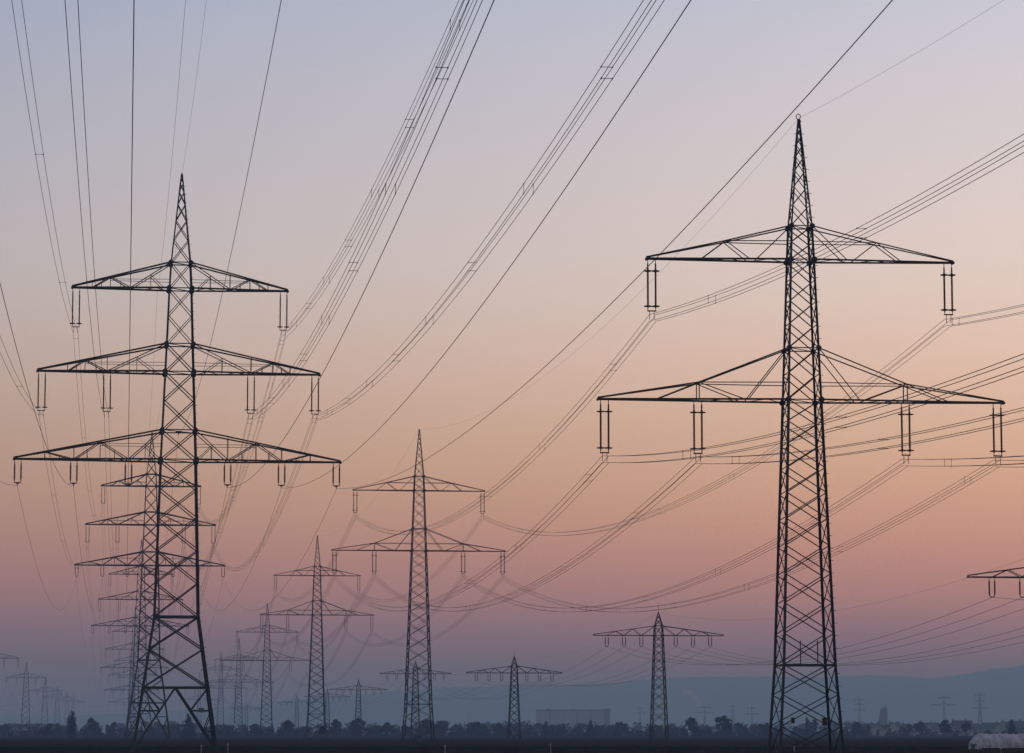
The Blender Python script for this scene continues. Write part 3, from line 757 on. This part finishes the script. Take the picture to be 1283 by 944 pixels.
def house(px, D, wm, hw_, hr, lab, walls='plaster', dark=False, turn=0.0):
    X = ray(px, 912)[0]*D; root = empty('village_house', (X, D, 0), turn); tag(root, lab, 'house', 'village houses beyond the fields')
    w2 = wm/2; d2 = 4.5
    mb = MB(); vs = [(-w2, -d2, 0), (w2, -d2, 0), (w2, d2, 0), (-w2, d2, 0), (-w2, -d2, hw_), (w2, -d2, hw_), (w2, d2, hw_), (-w2, d2, hw_), (-w2, 0, hw_ + hr), (w2, 0, hw_ + hr)]
    mb.add(vs, [(0, 3, 2, 1), (0, 1, 5, 4), (2, 3, 7, 6), (1, 2, 6, 9, 5), (3, 0, 4, 8, 7)]); mb.build('wall', M[walls], root)
    mb = MB(); o = 0.4; t = 0.25
    for sy in (-1, 1):
        a = [(-w2 - o, sy*(d2 + o), hw_ - o*hr/d2 + 0.02), (w2 + o, sy*(d2 + o), hw_ - o*hr/d2 + 0.02), (w2 + o, 0, hw_ + hr + 0.02), (-w2 - o, 0, hw_ + hr + 0.02)]
        mb.add(a + [(x, y, z + t) for x, y, z in a], [(0,1,2,3),(7,6,5,4),(0,4,5,1),(1,5,6,2),(2,6,7,3),(3,7,4,0)])
    rf = mb.build('roof', M['dark_wall'] if dark else M['rooftile'], root)
    mb = MB(); mb.box((w2*0.3, 0.6, hw_ + hr*0.4), (w2*0.3 + 0.8, 1.4, hw_ + hr + 1.0)); mb.build('chimney', M['stone'], rf)
    for x in (-0.55, 0.05, 0.6):
        mb = MB(); mb.box((w2*x, -d2 - 0.05, hw_*0.45), (w2*x + 1.1, -d2 - 0.003, hw_*0.45 + 1.3)); mb.build('window', M['glass'], root)
for a in [(1088, 2100, 11, 4.5, 3.2, 'dark-roofed house left of the village tower', 'stone', True, 0.2), (1098, 1960, 9, 3.5, 2.6, 'low pale house at the foot of the village tower', 'plaster', False, 1.3),
          (1117, 1900, 12, 5.0, 3.3, 'brightest white gabled house just right of the village tower', 'plaster', False, 1.57), (1129, 1930, 10, 4.2, 3.0, 'second pale house right of the village tower', 'plaster', True, 0.1),
          (1140, 1890, 9, 4.0, 3.0, 'gabled house under the rounded village tree, left side', 'plaster', False, 1.4), (1163, 1910, 11, 4.5, 3.4, 'dull house right of the rounded village tree', 'metal_wall', True, 0.2),
          (1173, 1880, 10, 4.0, 3.2, 'small house left of the far wide-armed pylon', 'plaster', True, 0.4), (1196, 1860, 12, 5.0, 4.0, 'house with a steep gable right of the far wide-armed pylon', 'plaster', False, 1.5),
          (1206, 1850, 11, 4.5, 4.5, 'wide gabled house with a reddish roof left of the polytunnel', 'plaster', False, 0.0), (1245, 1800, 13, 4.5, 3.0, 'long low house behind the polytunnel', 'metal_wall', True, 0.05),
          (1258, 1780, 9, 5.0, 3.2, 'pale house behind the right half of the polytunnel', 'plaster', False, 1.2), (1275, 1760, 11, 5.0, 3.4, 'reddish house at the right edge behind the polytunnel', 'rooftile', True, 0.2),
          (40, 1900, 34, 5.5, 1.6, 'long low shed behind the first whole pylon from the left edge', 'metal_wall', True, 0.0)]:
    house(*a)

# smoke plume above the trees
def smoke():
    r = random.Random(3); mb = MB(); D = 5200.0
    pts = [(877, 887, 3.0), (873.5, 882, 4.2), (869, 877, 5.6), (864.5, 872, 6.6), (861, 868, 6.0), (859, 865, 4.0)]
    m = bpy.data.materials.new('smoke'); m.use_nodes = True; t = m.node_tree
    for n in list(t.nodes): t.nodes.remove(n)
    o_ = t.nodes.new('ShaderNodeOutputMaterial'); v = t.nodes.new('ShaderNodeVolumePrincipled')
    v.inputs['Color'].default_value = (0.97, 0.86, 0.86, 1); v.inputs['Density'].default_value = 0.10
    t.links.new(v.outputs[0], o_.inputs['Volume'])
    cs = []
    for i, (x, y, rr) in enumerate(pts):
        p = at(x, y, D); cs.append((p, rr * D / F * 0.95))
    rings = 30; n = 16; b = []
    for i in range(rings + 1):
        t_ = i / rings * (len(cs) - 1); j = min(int(t_), len(cs) - 2); f = t_ - j
        p = cs[j][0].lerp(cs[j+1][0], f); rad = cs[j][1] * (1 - f) + cs[j+1][1] * f
        if i in (0, rings): rad *= 0.2
        elif i in (1, rings - 1): rad *= 0.65
        b.append((p + Vector((r.uniform(-1, 1), 0, r.uniform(-1, 1))) * 0.8, rad))
    for p, rad in b:
        for k in range(n):
            a = 2*math.pi*k/n; q = rad * r.uniform(0.75, 1.2); mb.v.append((p.x + math.cos(a)*q, p.y + math.sin(a)*q, p.z + 0.25*math.cos(a)*q))
    for i in range(rings):
        for k in range(n): mb.f.append((i*n + k, i*n + (k+1) % n, (i+1)*n + (k+1) % n, (i+1)*n + k))
    mb.f.append(tuple(reversed(range(n)))); mb.f.append(tuple(rings*n + k for k in range(n)))
    o = mb.build('smoke', m); tag(o, kind='stuff')
smoke()

# ------------------------------------------------------------------ polytunnel, posts
def polytunnel():
    D = 368.0; s = D / F; X0 = ray(1216, 930)[0]*D; root = empty('polytunnel', (X0, D, 0)); tag(root, 'low white plastic polytunnel with a wrinkled cover at the right edge of the field', 'polytunnel')
    Lm = 11.0; H = 1.85; r = random.Random(4); nu = 110; nv = 18; vs = []; fs = []
    for i in range(nu + 1):
        u = i / nu; x = 0.02 + u * Lm
        e = min(1.0, x / 1.15); sc = math.sin(e * math.pi/2) ** 0.75 if e < 1 else 1.0; sc = 0.42 + 0.58 * sc
        rib = abs(math.sin(math.pi * x / 0.78)); hh = H * sc * (0.955 + 0.045 * rib) + 0.03 * math.sin(x * 2.1)
        for j in range(nv + 1):
            a = math.pi * j / nv; wr = r.uniform(-0.018, 0.018)
            vs.append((x + 0.04 * math.sin(a * 7), -math.cos(a) * 2.3 * (0.9 + 0.1 * sc) * (1 + wr), max(0, math.sin(a)) ** 0.7 * hh * (1 + wr)))
    for i in range(nu):
        for j in range(nv):
            a = i*(nv + 1) + j; fs.append((a, a + 1, a + nv + 2, a + nv + 1))
    fs.append(tuple(range(nv + 1))[::-1]); fs.append(tuple(nu*(nv + 1) + j for j in range(nv + 1)))
    mb = MB(); mb.add(vs, fs); mb.build('cover', M['film'], root)
    mb = MB(); mb.box((-0.12, -2.2, 0), (0.4, -1.2, 0.62)); o = mb.build('end_panel', M['green'], root); o['label'] = 'dark green end panel'
    for i in range(12):
        x = 1.2 + i * 0.8; mb = MB(); pts = [(x, -math.cos(math.pi*j/12)*2.36, max(0, math.sin(math.pi*j/12)) ** 0.7 * (H + 0.04)) for j in range(13)]
        mb.tube(pts, 0.02, 5); mb.build('hoop', M['film'], root)
    mb = MB(); mb.box((1.0, -2.62, -0.02), (Lm, -2.37, 0.16)); mb.build('earth_bank', M['soil'], root)
polytunnel()
def post(px, top, D, lab, lean=0.0):
    X = ray(px, 938)[0]*D; h = zz(top, D); root = empty('marker_post', (X, D, 0)); tag(root, lab, 'post', 'white marker posts along the near field edge'); root.rotation_euler = (0, lean, 0)
    mb = MB(); mb.tube([(0, 0, -0.1), (0, 0, h)], 0.05, 8, [0.04, 0.035]); mb.build('shaft', M['white'], root)
    mb = MB(); mb.box((-0.07, -0.05, h - 0.16), (0.07, 0.05, h - 0.01)); mb.build('cap', M['white'], root)
for a in [(252, 933.5, 282, 'shorter pale post by the right foot of the nearest left pylon', 0.03), (285.5, 931.5, 280, 'taller pale post right of the nearest left pylon', 0.0),
          (557.5, 933.5, 280, 'pale post at the bottom edge right of the middle pylon', 0.02), (690, 932, 280, 'pale post at the bottom edge left of the pylon with u-shaped insulators', -0.02),
          (995, 934.5, 275, 'pale post between the feet of the large right pylon', 0.0), (1254, 937, 285, 'short pale post in front of the polytunnel', 0.04)]:
    post(*a)
def tufts():
    r = random.Random(12); mb = MB()
    for _ in range(1500):
        D = 284 + 95 * r.random() ** 1.3 if r.random() < 0.6 else r.choice((346, 437, 487, 576)) + r.gauss(0, 3)
        X = r.uniform(-0.19, 0.19) * D * 1.1; n = r.randint(4, 8); hh = r.uniform(0.05, 0.22)
        for _ in range(n):
            a = r.uniform(0, 6.28); bx = X + r.uniform(-.25, .25); by = D + r.uniform(-.25, .25); w_ = r.uniform(0.015, 0.04)
            tx = bx + r.uniform(-.08, .08); mb.add([(bx - w_, by, -0.01), (bx + w_, by, -0.01), (tx, by + r.uniform(-.05, .05), hh * r.uniform(0.6, 1.2))], [(0, 1, 2)])
    tag(mb.build('dry_grass', M['dry']), kind='stuff')
tufts()
def furrows():
    r = random.Random(3); mb = MB()
    for k in range(34):
        D = 284 + k * 1.75; n = 60; pts = []
        for i in range(n + 1):
            x = -75 + 150 * i / n; pts.append((x, D + 0.02 * x + r.uniform(-.15, .15), r.uniform(0.05, 0.14)))
        vs = [(x, y - 0.5, -0.01) for x, y, z in pts] + pts + [(x, y + 0.5, -0.01) for x, y, z in pts]
        mb.add(vs, [(i, i + 1, n + 2 + i, n + 1 + i) for i in range(n)] + [(n + 1 + i, n + 2 + i, 2*n + 3 + i, 2*n + 2 + i) for i in range(n)])
    tag(mb.build('ploughed_ridges', M['ridge']), kind='structure')
furrows()
